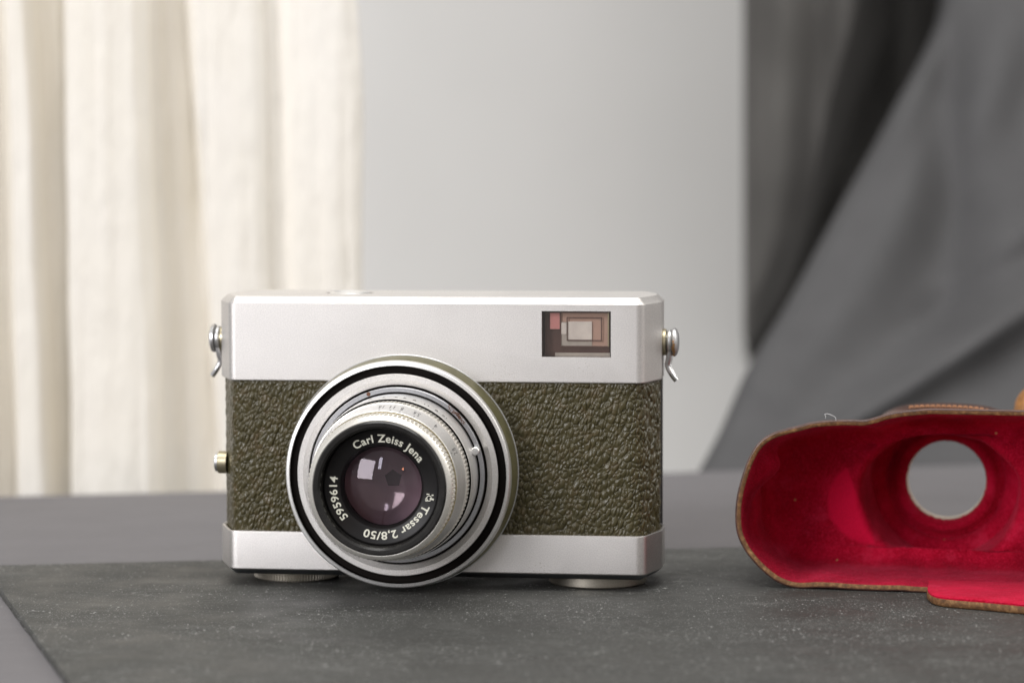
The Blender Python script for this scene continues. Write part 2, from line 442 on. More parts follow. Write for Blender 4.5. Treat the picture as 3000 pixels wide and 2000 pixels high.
def baked(o, mods):
    dg = bpy.context.evaluated_depsgraph_get(); me = bpy.data.meshes.new_from_object(o.evaluated_get(dg))
    o.modifiers.clear(); o.data = me
    for c in mods: bpy.data.objects.remove(c)
# ---- top cover
mb = MB()
rings = [sec(54.75, 1.4), sec(54.75, .15), sec(55.0, 0), sec(75.15, 0), sec(75.35, .12), sec(76.75, 1.52), sec(76.9, 1.75)]
mb.loft(rings, True, True, True)
cover = mb.build('top_cover', M['alu'], film, ang=28)
vx0, vz1 = cl(1587, 911); vx1, vz0 = cl(1789.5, 1046.5)
cut = MB(); cut.box(vx0, vx1, -3, 14, vz0, vz1); c1 = cut.build('cutter', M['alu'], film, smooth=False)
cut = MB(); bxy = cl(1025, 857, 20)
cut.loft([[(bxy[0] + 6.4 * math.cos(t), 20 + 6.4 * math.sin(t), z) for t in [2 * PI * k / 48 for k in range(48)]] for z in (76.2, 79)], True, True, True)
c2 = cut.build('cutter', M['alu'], film, smooth=False)
for c in (c1, c2):
    b_ = cover.modifiers.new('b', 'BOOLEAN'); b_.object = c; b_.operation = 'DIFFERENCE'; b_.solver = 'EXACT'
bpy.context.view_layer.update()
baked(cover, [c1, c2]); cover.data.shade_smooth(); cover.data.set_sharp_from_angle(angle=math.radians(28))
# shutter button
mb = MB()
def disc_rings(cx, cy, prof, n=64): return [[(cx + r * math.cos(t), cy + r * math.sin(t), z) for t in [2 * PI * k / n for k in range(n)]] for r, z in prof]
mb.loft(disc_rings(bxy[0], 20, [(5.6, 75.8), (5.6, 76.75), (5.2, 77.1), (4.4, 77.3), (3.9, 76.95), (2.2, 76.8), (.4, 76.75)]), True, False, True)
mb.build('shutter_button', M['bright'], film)

# ---- leather covering (front and tapered sides really embossed)
def pebbles(u, v):
    # rounded grains, taller than wide and leaning, with a few longer creases between them
    p = Vector((u * .76 - v * .22, v * .52 + u * .08, 0))
    wv = Vector((noise.noise(p * .33 + Vector((5, 0, 0))), noise.noise(p * .33 + Vector((0, 9, 0))), 0)) * .4
    wv += Vector((noise.noise(p * 1.1), noise.noise(p * 1.1 + Vector((0, 3, 4))), 0)) * .16
    dd, pp = noise.voronoi((p + wv) * 1.02)
    k = noise.noise(pp[0] * 1.7)
    dome = max(0.0, 1 - (dd[0] / (.62 + .12 * k)) ** 2)
    e_ = min(1, max(0, (dd[1] - dd[0]) / .24)); e_ = e_ * e_ * (3 - 2 * e_)
    h = (.42 * dome + .62 * e_) * (.9 + .4 * k)
    h += .06 * noise.noise(Vector((u * 2.6, v * 2.6, 2)))
    wr = noise.noise(Vector((u * .42 - v * .15, v * .07 + u * .02, 8)))
    h -= .38 * max(0, 1 - abs(wr) * 9)
    return h
def leather_body():
    pl = [Vector((x, y, 0)) for x, y in plan(58.4, 54.0, .75, 35.2, 12.8, 5)]
    per = resample(pl, 2400)
    keep = []
    for i, p in enumerate(per):
        if p.y < 17.5 or i % 10 == 0: keep.append((i, p))
    tot = sum((per[i] - per[i - 1]).length for i in range(len(per))); ds = tot / len(per)
    # one sample about every .13 mm
    
    nz = 250; rows = []
    z0, z1 = 12.5, 54.8
    for j in range(nz + 1):
        z = z0 + (z1 - z0) * j / nz; row = []
        for n_, (i, p) in enumerate(keep):
            a, b = per[i - 1], per[(i + 1) % len(per)]; t = (b - a).normalized(); nrm = Vector((t.y, -t.x, 0))
            if p.y < 17.5:
                u = i * ds if i < 1800 else (i - 2400) * ds
                st = .75 if p.y > 2 else 1
                h = pebbles(u * st * 1.0, z * (.75 if p.y > 2.5 and p.x > 40 else 1))
                d = (.46 + .10 * sm(1, 3, p.y) * (1 if p.x > 0 else -2.8)) * h * sm(0, .8, z1 - z)
            else: d = 0
            row.append((p.x + nrm.x * d, p.y + nrm.y * d, z))
        rows.append(row)
    mb = MB(); mb.loft(rows, True)
    o = mb.build('leather_covering', M['olive'], film, ang=180)
leather_body()
# back door edge: thin black and brass line seen at the right end
mb = MB(); mb.loft([[(x, y, z) for x, y in plan(58.65, 54.4, 20, 36.2, 8, 3)] for z in (10, 54.7)], True, True, True)
mb.build('back_door', M['back_black'], film)

# ---- base cover: a cup with a rim standing clear of the leather
mb = MB()
def bs(z, ins=0): return sec(z, ins, 59.6, 55.1, 3.2)
rings = [bs(9.6, 1.0), bs(14.6, .75), bs(14.75, .35), bs(14.6, .05), bs(14.2, 0), bs(4.75, 0), bs(4.45, .25)]
mb.loft(rings, True, True, False); mb.build('base_cover', M['alu_base'], film, ang=28)
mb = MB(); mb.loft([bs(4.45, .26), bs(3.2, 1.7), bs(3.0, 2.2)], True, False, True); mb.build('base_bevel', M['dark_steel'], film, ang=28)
# feet: knurled rewind disc at left, plain disc at right
def knurl_disc(name, cx, cy, r, z0, z1, teeth, m, dpt=.25):
    mb = MB(); n = teeth * 4 if teeth else 96
    def ring(rr, z, k): return [(cx + (rr - (dpt if k and (i // 2) % 2 else 0)) * math.cos(2 * PI * i / n), cy + (rr - (dpt if k and (i // 2) % 2 else 0)) * math.sin(2 * PI * i / n), z) for i in range(n)]
    mb.loft([ring(r, z1, 0), ring(r, z1 - .3, 0), ring(r, z1 - .5, teeth), ring(r, z0 + .5, teeth), ring(r - .3, z0 + .1, 0), ring(r - .9, z0, 0)], True, True, True)
    return mb.build(name, m, film, ang=25)
lx = (cl(740, 1690, 10)[0] + cl(968, 1700, 10)[0]) / 2
knurl_disc('rewind_disc', lx, 17.5, 11.6, 0.0, 3.4, 90, M['foot'])
rx = (cl(1607, 1700, 10)[0] + cl(1883, 1700, 10)[0]) / 2
knurl_disc('foot_disc', rx, 16.5, 13.0, 0.0, 3.4, 0, M['foot'])

# ---- viewfinder
def boxpart(name, m, parent, *b, **k):
    mb = MB(); mb.box(*b); return mb.build(name, m, parent, smooth=False, **k)
vf = MB()
W_, Hh = vx1 - vx0, vz1 - vz0
# recess lining (five thin walls)
M['vf_dark'] = plain('viewfinder_dark', (.055, .033, .026), .35, var=.2, nscale=300)
M['vf_brown'] = plain('viewfinder_brown', (.115, .058, .047), .4, nscale=200)
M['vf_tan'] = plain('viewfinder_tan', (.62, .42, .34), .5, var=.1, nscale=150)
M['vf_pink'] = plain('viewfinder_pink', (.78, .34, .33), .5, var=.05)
M['vf_white'] = plain('viewfinder_painted_light', (.92, .89, .84), .4, var=.1, nscale=260)  # white of the plates that stand in for eyepiece backlight and a glint
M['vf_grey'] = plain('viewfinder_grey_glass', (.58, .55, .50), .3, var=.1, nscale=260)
e = .02
vf.box(vx0 - .4, vx0 + e, .3, 13.4, vz0, vz1); vf.box(vx1 - e, vx1 + .4, .3, 13.4, vz0, vz1)
vf.box(vx0, vx1, .3, 13.4, vz0 - .4, vz0 + e); vf.box(vx0, vx1, .3, 13.4, vz1 - e, vz1 + .4); vf.box(vx0, vx1, 13, 13.5, vz0, vz1)
vfo = vf.build('viewfinder', M['vf_dark'], film, smooth=False)
def V(px, py, d): return cl(1560 + px / 9.046, 890 + py / 9.046, d)
def vbox(name, m, x0, y0, x1, y1, d, th=.3):
    d = d * .5 + .5; th = min(th, .12)
    a = V(x0, y0, d); b = V(x1, y1, d); return boxpart(name, m, vfo, a[0], b[0], d, d + th, b[1], a[1])
def vframe(name, m, x0, y0, x1, y1, wpx, d, th=.6):
    d = d * .5 + .5; th = min(th, .12)
    a = V(x0, y0, d); b = V(x1, y1, d); t = wpx / 9.046 / 11.2; mb = MB()
    mb.box(a[0], b[0], d, d + th, a[1] - t, a[1]); mb.box(a[0], b[0], d, d + th, b[1], b[1] + t)
    mb.box(a[0], a[0] + t, d, d + th, b[1] + t, a[1] - t); mb.box(b[0] - t, b[0], d, d + th, b[1] + t, a[1] - t)
    return mb.build(name, m, vfo, smooth=False)
vbox('inner_plate', M['vf_brown'], 330, 215, 2040, 1390, 7.5)
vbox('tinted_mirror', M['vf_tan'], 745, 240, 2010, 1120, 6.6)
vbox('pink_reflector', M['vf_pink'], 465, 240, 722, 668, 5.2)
vframe('mirror_frame', M['vf_brown'], 722, 205, 2030, 1160, 34, 5.4)
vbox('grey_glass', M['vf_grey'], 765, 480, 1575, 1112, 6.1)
vbox('eyepiece_light_plate', M['vf_white'], 948, 465, 1575, 950, 5.6, .3)  # white plate painted as the light coming through the eyepiece
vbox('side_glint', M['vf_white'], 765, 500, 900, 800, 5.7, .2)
vframe('bright_frame', M['vf_brown'], 905, 350, 1840, 985, 26, 4.9, .2)
vbox('lower_ledge', M['vf_grey'], 600, 1290, 2050, 1400, 4.0, .3)
vbox('gilt_edge', M['brass'], 1995, 240, 2026, 1130, 4.4, .3)
def glassmat(name, tint, refl, rough=.02, trans=(1, 1, 1), ior=1.5, boost=1.0):
    m = bpy.data.materials.new(name); m.use_nodes = True; nt = m.node_tree; nt.nodes.clear()
    out = nt.nodes.new('ShaderNodeOutputMaterial'); g = nt.nodes.new('ShaderNodeBsdfGlossy'); t = nt.nodes.new('ShaderNodeBsdfTransparent')
    g.inputs['Color'].default_value = (*refl, 1); g.inputs['Roughness'].default_value = rough
    t.inputs['Color'].default_value = (*trans, 1)
    fr = nt.nodes.new('ShaderNodeFresnel'); fr.inputs['IOR'].default_value = ior
    mu = nt.nodes.new('ShaderNodeMath'); mu.operation = 'MULTIPLY'; mu.inputs[1].default_value = boost; mu.use_clamp = True
    nt.links.new(fr.outputs[0], mu.inputs[0])
    mx = nt.nodes.new('ShaderNodeMixShader'); nt.links.new(mu.outputs[0], mx.inputs[0]); nt.links.new(t.outputs[0], mx.inputs[1]); nt.links.new(g.outputs[0], mx.inputs[2])
    nt.links.new(mx.outputs[0], out.inputs[0]); return m
M['window_glass'] = glassmat('viewfinder_glass', None, (1, .93, .9), .05, (1, .985, .97), 1.5, 1.0)
boxpart('window_glass', M['window_glass'], vfo, vx0 + .03, vx1 - .03, .7, 1.3, vz0 + .03, vz1 - .03)

# ---- lens assembly (turned parts about the lens axis)
def lathe(name, prof, m, parent, n=192, knurl=None, ang=28, capend=False, axis=(AX, AZ), arc=None):
    """prof: (radius, distance out of the body front[, toothed])"""
    mb = MB(); rg = []
    if knurl: n = knurl[0] * 4
    for q in prof:
        r, o = q[0], q[1]; k = len(q) > 2 and q[2]
        rg.append([(axis[0] + (r - (knurl[1] if k and (i // 2) % 2 else 0)) * math.cos(2 * PI * i / n), -o,
                    axis[1] + (r - (knurl[1] if k and (i // 2) % 2 else 0)) * math.sin(2 * PI * i / n)) for i in range(n)])
    mb.loft(rg, True, False, capend); return mb.build(name, m, parent, ang=ang)
lathe('mount_rim', [(30.75, -1.0), (30.75, .12), (30.65, .2), (30.4, .2)], M['steel'], film)
lathe('lens_drum', [(30.5, -.8), (30.5, .8), (30.1, 4), (29.55, 7.0)], M['drum'], film, n=256)
flange = lathe('lens_flange', [(29.2, 6.9), (29.75, 7.0), (29.8, 7.3), (29.6, 8.5), (29.3, 8.9), (28.65, 9.05), (28.5, 8.9), (28.45, 7.8)], M['bright'], film)
lathe('flange_groove', [(28.45, 8.6), (28.3, 7.4), (26.6, 7.4), (26.45, 8.5)], M['groove'], flange, n=192)
lathe('flange_dish', [(26.46, 7.6), (26.4, 8.9), (26.25, 9.0), (24.9, 9.0), (24.7, 8.85), (23.55, 8.2), (23.4, 7.2)], M['alu'], flange)
lathe('dark_gap', [(23.45, 7.6), (22.9, 7.5)], M['groove'], flange)
speed = lathe('speed_ring', [(22.92, 7.3), (22.9, 8.75), (22.75, 8.9), (21.75, 8.95), (21.65, 8.8), (21.6, 7.8)], M['ringgrey'], film)
lathe('inner_gap', [(21.65, 8.0), (21.1, 8.0)], M['groove'], speed)
focus = lathe('distance_ring', [(21.2, 7.8), (21.2, 12.6), (21.1, 13.2), (20.95, 18.7), (20.85, 18.9), (20.75, 18.9), (20.7, 18.0)], M['bright'], film)
lathe('gap_ring', [(20.75, 18.2), (20.1, 18.2), (20.1, 19.0)], M['groove'], focus)
lathe('focus_knurl', [(19.8, 18.6), (20.2, 18.7), (20.35, 18.9, 1), (20.35, 22.6, 1), (20.2, 22.9), (19.9, 23.0)], M['cream'], film, knurl=(118, .4), ang=20)
aper = lathe('aperture_ring', [(20.0, 22.8), (19.95, 23.4), (19.8, 24.0), (19.3, 27.2), (18.95, 29.9), (18.85, 30.3), (18.75, 30.4), (18.75, 29.9)], M['bright'], film)
lathe('aperture_seam', [(18.8, 30.1), (18.2, 30.1), (18.2, 30.7)], M['brass'], aper)
front = lathe('front_knurled_ring', [(18.0, 30.5), (18.3, 30.6), (18.5, 30.9, 1), (18.5, 34.9, 1), (18.2, 35.5), (17.7, 36.1), (17.1, 36.5), (16.9, 36.4)], M['cream'], film, knurl=(100, .6), ang=20)
lathe('bezel', [(16.95, 36.0), (16.85, 36.7), (16.5, 37.05), (15.6, 37.0), (15.05, 36.6), (14.8, 35.6), (14.75, 33.3)], M['gloss_black'], film)
name = lathe('name_ring', [(14.76, 33.6), (14.55, 33.9), (14.3, 33.95), (14.1, 33.8), (10.9, 33.3), (10.6, 33.1), (10.2, 32.0), (9.9, 31.2)], M['black'], film)

# inside of the lens
M['barrel'] = plain('lens_barrel_inside', (.012, .010, .011), .5)
M['iris'] = plain('iris_blades', (.62, .44, .50), .38, var=.15, nscale=120)
lathe('lens_tube', [(9.9, 31.3), (10.3, 28), (11.5, 22), (13.2, 14.9)], M['barrel'], name)
def iris():
    # five overlapping blades round a pentagonal opening
    for k in range(5):
        a0 = math.radians(72 * k + 20)
        mb = MB(); pts = []
        rh = 2.35
        p0 = Vector((math.cos(a0) * rh, math.sin(a0) * rh)); p1 = Vector((math.cos(a0 + 2 * PI / 5) * rh, math.sin(a0 + 2 * PI / 5) * rh))
        outl = [p0, p1]
        for t in range(13):
            a = a0 + 2 * PI / 5 + .35 - t * (2 * PI / 5 + .55) / 12; outl.append(Vector((math.cos(a) * 13, math.sin(a) * 13)))
        d0 = 14.6 + .0
        n = len(outl); th = .12
        tw = lambda q: 14.9 + .45 * ((math.atan2(q.y, q.x) - a0 + .6) % (2 * PI)) / (2 * PI / 5)
        vs = [(AX + q.x, -tw(q), AZ + q.y) for q in outl] + [(AX + q.x, -tw(q) + th, AZ + q.y) for q in outl]
        mb.add(vs, [tuple(range(n)), tuple(range(2 * n - 1, n - 1, -1))] + [(i, (i + 1) % n, n + (i + 1) % n, n + i) for i in range(n)])
        mb.build('iris_blade', M['iris'], name, smooth=False)
    mb = MB(); mb.loft([[(AX + 12.8 * math.cos(t), -13.2, AZ + 12.8 * math.sin(t)) for t in [2 * PI * k / 48 for k in range(48)]]], True, True)
    mb.build('rear_barrel', M['barrel'], name, smooth=False)
iris()
def cap(name_, R, rad, out_, m, sign=1, n=96, rings=14):
    rg = []
    for k in range(1, rings + 1):
        r = rad * k / rings; s = R - math.sqrt(R * R - r * r)
        rg.append([(AX + r * math.cos(2 * PI * i / n), -(out_ - sign * s), AZ + r * math.sin(2 * PI * i / n)) for i in range(n)])
    mb = MB(); mb.loft(rg[::-1], True, False, True); return mb.build(name_, m, name, ang=180)
M['coat1'] = glassmat('front_lens_glass', None, (.95, .85, .92), .02, (.97, .93, .95), 1.5, 1.15)
M['coat2'] = glassmat('inner_lens_glass', None, (.95, .80, .84), .10, (.97, .95, .96), 1.5, 1.5)
cap('front_glass', 19.0, 9.95, 34.2, M['coat1'])
cap('inner_glass', 20.0, 10.2, 27.3, M['coat2'], sign=-1)

# ---- engraved lettering, bent round the lens axis
def text_mesh(s, cap_h, bold=.0):
    cu = bpy.data.curves.new('t', 'FONT'); cu.size = 1; cu.offset = bold; cu.resolution_u = 3; cu.body = s
    cu.space_character = 1.08
    o = bpy.data.objects.new('t', cu); col.objects.link(o); bpy.context.view_layer.update()
    dg = bpy.context.evaluated_depsgraph_get(); me = bpy.data.meshes.new_from_object(o.evaluated_get(dg))
    v = [tuple(q.co) for q in me.vertices]; f = [tuple(p.vertices) for p in me.polygons]
    bpy.data.objects.remove(o); bpy.data.meshes.remove(me)
    k = cap_h / .70
    return [(x * k, y * k) for x, y, _ in v], f
def ring_text(part_name, s, R, start, end, cap_h, out_f, m, parent, upside=False, bold=.018, lift=.06):
    """clockwise text starting at angle start (degrees, 0 = right, 90 = up); tops outward unless upside"""
    v, f = text_mesh(s, cap_h, bold)
    x0 = min(p[0] for p in v); x1 = max(p[0] for p in v); vs = []
    for x, y in v:
        t = (x - x0) / (x1 - x0)
        if not upside: a = math.radians(start + (end - start) * t); r = R + y
        else: a = math.radians(start + (end - start) * (1 - t)); r = R + cap_h - y
        vs.append((AX + r * math.cos(a), -(out_f(r) + lift), AZ + r * math.sin(a)))
    # triangulate fans stay planar enough; give the paint a little thickness
    o = mk(part_name, vs, f, m, parent, smooth=False); return o
nf = lambda r: 33.3 + (r - 10.9) * .5 / 3.2
ring_text('engraved_lettering', 'Carl Zeiss Jena', 11.35, 124.5, 33, 1.95, nf, M['paint'], name)
ring_text('engraved_lettering', '5959614', 11.35, 221.5, 168, 1.9, nf, M['paint'], name)
ring_text('engraved_lettering', 'Tessar 2,8/50', 11.35, -22, -111.5, 1.95, nf, M['paint'], name)
ring_text('engraved_symbol', 'Q', 11.75, -9, -16, 1.35, nf, M['paint'], name, bold=.0)
ring_text('engraved_symbol', '1', 12.6, -11.6, -13.4, 1.1, nf, M['paint'], name, bold=.0, lift=.09)
mb = MB()
for (a, r0_, r1_) in ((-8.2, 11.6, 12.3), (-8.4, 12.9, 13.4), (-16.3, 11.6, 12.2)):
    a = math.radians(a); v = []
    for r, da in ((r0_, -.012), (r0_, .012), (r1_, .02), (r1_, -.004)): v.append((AX + r * math.cos(a + da), -(nf(r) + .08), AZ + r * math.sin(a + da)))
    mb.add(v, [(0, 1, 2, 3)])
mb.build('engraved_symbol', M['paint'], name, smooth=False)
af = lambda r: 24.0 + (19.8 - r) * (5.9 / .85)
def scale_mark(txt, ang, parent, R, hgt, of, wid, tick=None):
    ring_text('scale_number', txt, R, ang + wid / 2, ang - wid / 2, hgt, of, M['ink'], parent, upside=True, bold=-.005, lift=.05)
    if tick:
        v = []
        for r, da in ((tick[0], -.004), (tick[0], .004), (tick[1], .004), (tick[1], -.004)):
            a = math.radians(ang) + da; v.append((AX + r * math.cos(a), -(of(r) + .07), AZ + r * math.sin(a)))
        mk('scale_tick', v, [(0, 1, 2, 3)], M['ink'], parent, smooth=False)
for t, a, wd in (('16', 93.5, 4.0), ('11', 85, 3.4), ('8', 77.5, 1.9), ('5.6', 66, 5.0), ('4', 49, 2.2), ('2.8', 25.5, 5.0)):
    scale_mark(t, a, aper, 19.28, .42, af, wd, (18.98, 19.14))
df = lambda r: 13.2 + (21.1 - r) * (5.5 / .35)
def side_mark(txt, ang, wid):
    v, f = text_mesh(txt, 1.5, 0); x0 = min(p[0] for p in v); x1 = max(p[0] for p in v); vs = []
    for x, y in v:
        t = (x - x0) / (x1 - x0); a = math.radians(ang - wid / 2 + wid * t); o_ = 15.9 - y + .9; r = 21.1 - (o_ - 13.2) * .15 / 5.5 + .05
        vs.append((AX + r * math.cos(a), -o_, AZ + r * math.sin(a)))
    mk('scale_number', vs, f, M['ink'], focus, smooth=False)
for t, a, wd in (('2', 96, 2.2), ('4', 87, 2.4), ('4', 81, 2.4), ('8', 74, 2.4), ('11', 65, 3.6), ('8', 57, 2.4), ('16', 50, 4)): side_mark(t, a, wd)
# red index dot, worn marks and release pin on the speed ring
def polar(r, deg, o): a = math.radians(deg); return Vector((AX + r * math.cos(a), -o, AZ + r * math.sin(a)))
dot = polar(22.35, 109.5, 8.97)
mb = MB(); mb.loft([[tuple(dot + Vector((.55 * math.cos(t), 0, .55 * math.sin(t)))) for t in [2 * PI * k / 20 for k in range(20)]], [tuple(dot + Vector((.4 * math.cos(t), -.1, .4 * math.sin(t)))) for t in [2 * PI * k / 20 for k in range(20)]]], True, False, True)
mb.build('index_dot', M['rust'], speed)
mb = MB(); rnd = random.Random(3)
for k in range(70):
    a = rnd.gauss(45, 3.4); r = rnd.uniform(21.95, 22.85); p = polar(r, a, 8.965); q = rnd.uniform(.06, .2); th = rnd.uniform(0, PI)
    d1 = Vector((math.cos(th), 0, math.sin(th))) * q * 2; d2 = Vector((-math.sin(th), 0, math.cos(th))) * q * .45
    mb.add([p - d1 - d2, p + d1 - d2, p + d1 + d2, p - d1 + d2], [(0, 1, 2, 3)])
o = mb.build('worn_marking', M['rust'], speed, smooth=False); tag(o, kind='stuff')
mb = MB(); pc = polar(22.05, 18.2, 0)
pr = [(.95, 8.5), (.95, 11.0), (1.05, 11.1), (1.1, 12.6), (.9, 12.85), (.5, 12.9)]
mb.loft([[(pc.x + r * math.cos(t), -o_, pc.z + r * math.sin(t)) for t in [2 * PI * k / 28 for k in range(28)]] for r, o_ in pr], True, False, True)
mb.build('release_pin', M['bright'], speed)

# ---- strap lugs
def lug(side):
    s = side
    X0 = XC + s * 59.4; y = 18.0
    z = cl(1960, 1002, y)[1] if s > 0 else cl(630, 990, y)[1]
    def disc(prof, m, parent, nm, n=48):
        mb = MB(); mb.loft([[(X0 + s * xx * .85, y + r * .95 * math.cos(t), z + r * .95 * math.sin(t)) for t in [2 * PI * k / n for k in range(n)]] for xx, r in prof], True, False, True)
        return mb.build(nm, m, parent)
    L = disc([(-.3, 1.5), (2.9, 1.5), (2.95, .5)], M['steel'], film, 'strap_lug')
    disc([(-.1, 3.6), (.1, 3.75), (.9, 3.7), (1.0, 3.4), (1.0, 1.0)], M['brass'], L, 'washer')
    if s > 0: disc([(1.0, 2.2), (1.1, 2.5), (1.5, 2.5), (1.6, 1.4)], M['steel'], L, 'washer')
    disc([(3.0, 1.5), (3.05, 3.85), (3.25, 4.05), (3.9, 3.95), (4.4, 3.4), (4.75, 2.5), (4.95, 1.3), (5.0, .3)], M['steel'], L, 'rivet_head')
    # spring wire loop: ring round the post, legs splayed below
    mb = MB()
    pts = [(X0 + s * 1.75, y + 2.7 * math.cos(t), z + 2.7 * math.sin(t)) for t in [math.radians(-50 + 280 * k / 28) for k in range(29)]]
    tail = spline([Vector(pts[0]), Vector((X0 + s * 1.7, y + 1.4, z - 4.2)), Vector((X0 + s * 1.5, y + .9, z - 6.2)), Vector((X0 + s * 2.6, y + .4, z - 8.6)), Vector((X0 + s * 3.6, y, z - 10.0))], 6)
    tail2 = spline([Vector(pts[-1]), Vector((X0 + s * 1.5, y - 1.4, z - 4.2)), Vector((X0 + s * 1.2, y - .9, z - 6.2)), Vector((X0 + s * 2.3, y - .9, z - 8.4)), Vector((X0 + s * 3.5, y - .5, z - 10.1))], 6)
    mb.tube([tuple(p) for p in tail[::-1]] + pts[1:-1] + [tuple(p) for p in tail2], .72, 12)
    mb.build('spring_wire', M['steel'], L)
    if s > 0:   # copper showing where the plating has worn off the rivet
        mb = MB(); rnd = random.Random(5)
        for k in range(26):
            a = math.radians(rnd.gauss(205, 16)); r = 3.75
            xx = rnd.uniform(2.7, 3.15); q = rnd.uniform(.12, .3); c = Vector((X0 + xx + .02, y + (r + .1) * math.cos(a), z + (r + .1) * math.sin(a)))
            tz = Vector((0, -math.sin(a), math.cos(a))) * q * 1.6; tx = Vector((1, 0, 0)) * q
            mb.add([c - tz - tx, c + tz * .7 - tx, c + tz + tx * .6, c - tz * .6 + tx], [(0, 1, 2, 3)])
        tag(mb.build('copper_wear', M['copper'], L, smooth=False), kind='stuff')
lug(1); lug(-1)
# flash socket at the left side
mb = MB(); fz = cl(655, 1353, 12)[1]; fx = XC - 58.6; n = 32
pr = [(1.0, 3.0), (-1.3, 3.05), (-1.45, 2.95), (-1.5, 2.6)]
mb.loft([[(fx + xx, 12 + r * math.cos(t), fz + r * math.sin(t)) for t in [2 * PI * k / n for k in range(n)]] for xx, r in pr], True, False, True)
so = mb.build('flash_socket', M['brass'], film)
mb = MB(); pr = [(-1.4, 2.5), (-2.2, 2.5), (-2.35, 2.3), (-2.35, 1.2), (-1.6, 1.2)]
mb.loft([[(fx + xx, 12 + r * math.cos(t), fz + r * math.sin(t)) for t in [2 * PI * k / n for k in range(n)]] for xx, r in pr], True, False, True)
mb.build('socket_tip', M['steel'], so)

# ================================================================== leather case
CA = math.radians(13); KO = (75.8, 712.0)
case = empty('leather_case', (KO[0], KO[1], 0), -CA)
tag(case, 'open brown leather camera case lined with crimson velvet at the right', 'camera case')
def kl(px, py, yl=0): return local(px, py, yl, CA, KO)
outer_px = [(2713, 1736), (2643, 1731), (2572, 1730), (2501, 1727), (2440, 1722.5), (2393, 1721), (2345, 1723), (2312, 1718), (2275, 1703), (2242, 1679), (2208, 1646),
            (2178, 1606), (2159, 1563), (2153.5, 1515), (2158, 1453), (2176, 1384), (2199, 1328), (2225, 1292), (2260, 1268), (2303, 1254), (2340, 1245), (2383, 1234),
            (2440, 1229), (2500, 1228), (2525, 1229), (2553, 1224), (2600, 1210), (2647, 1202), (2713, 1196), (2762, 1195.5)]
hx, hz = kl(2772, 1406, 60)
half = [Vector((*kl(*p), 0)) for p in outer_px]
zmin = min(p.y for p in half)
half = [Vector((p.x, max(0.02, p.y - max(0, zmin)), 0)) for p in half]
xc = hx
xm = xc + 13; half = [p for p in half if p.x < xm - 1]
bz, tz_ = half[0].y, half[-1].y
full = half + [Vector((2 * xm - p.x, p.y, 0)) for p in reversed(half)]
NP = 420
outl = resample(spline(full, 8, True), NP)
def offs(pts, d):
    out = []; n = len(pts)
    for i in range(n):
        t = (pts[(i + 3) % n] - pts[(i - 3) % n]).normalized(); nr = Vector((t.y, -t.x, 0))
        if nr.dot(Vector((xc, 20, 0)) - pts[i]) < 0: nr = -nr
        out.append(pts[i] + nr * d)
    return out
cc = Vector((xc, hz, 0))
def nosering(r, sq=0.0):
    out = []
    for p in outl:
        a = math.atan2(p.y - cc.y, (p.x - cc.x))
        rr = r
        if sq:
            c_, s_ = abs(math.cos(a)), abs(math.sin(a)); rr = r / ((c_ ** 4 + s_ ** 4) ** .25) * sq + r * (1 - sq)
        out.append(cc + Vector((math.cos(a), math.sin(a), 0)) * rr)
    return out
def blend(a, b, t): return [p.lerp(q, t) for p, q in zip(a, b)]
def ringat(pts, y): return [Vector((p.x, y, p.y)) for p in pts]
TH = 1.5
def taper(v):
    # the top of the case falls towards its back
    k = min(1, max(0, v.y) / 38) * sm(20, 40, v.z)
    return Vector((v.x, v.y, v.z - 4.6 * k * (1 if v.y < 38.6 else max(0, 1 - (v.y - 38.6) / 3)))) if v.y < 41.6 else v
i0 = offs(outl, TH)
def dent(rg):
    # the end wall is pushed in near its top, and the whole lining is a little uneven
    out = []
    for v in rg:
        q = v.copy()
        x0 = min(p.x for p in i0)
        if v.x < x0 + 12:
            g = math.exp(-((v.z - 31) / 6.5) ** 2 - ((v.y - 13) / 6.5) ** 2); q.x += 6.0 * g
            g = math.exp(-((v.z - 35.5) / 2.6) ** 2 - ((v.y - 20.5) / 2.6) ** 2); q.x -= 4.0 * g
            g = math.exp(-((v.z - 19) / 7) ** 2 - ((v.y - 24) / 7) ** 2); q.x += 2.0 * g
        k = .45 * noise.noise(v * .09) + .15 * noise.noise(v * .5)
        if 1.5 < v.y < 58: q.z += k; q.x += k * .6
        out.append(q)
    return out
inn = [ringat(i0, 0.2)]
for y in range(1, 30): inn.append(ringat(i0, y * 1.0))
for k in range(1, 9):
    a = k / 8 * PI / 2; inn.append(ringat(offs(outl, TH + 4.5 * (1 - math.cos(a))), 29 + 7 * math.sin(a)))
last = offs(outl, TH + 4.5); nr0 = nosering(23.6)
nr0 = [Vector((p.x, min(p.y, max(q.y for q in last) - .3), 0)) for p in nr0]
nr0 = [Vector((p.x, max(p.y, min(q.y for q in last) + .3), 0)) for p in nr0]
for k in range(1, 11): inn.append(ringat(blend(last, nr0, k / 10), 36 + .8 * math.sin(k / 10 * PI)))
nin = nosering(20.2)
for k in range(1, 7): a = k / 6 * PI / 2; inn.append(ringat(blend(nr0, nin, math.sin(a) * .75), 36 + 4 * (1 - math.cos(a))))
for k in range(1, 6): inn.append(ringat(blend(blend(nr0, nin, .75), nin, k / 5), 40 + k * 3.2))
for k in range(1, 5): a = k / 4 * PI / 2; inn.append(ringat(nosering(20.2 - 4 * math.sin(a)), 56 + 3.6 * (1 - math.cos(a)) + .6 * math.sin(a)))
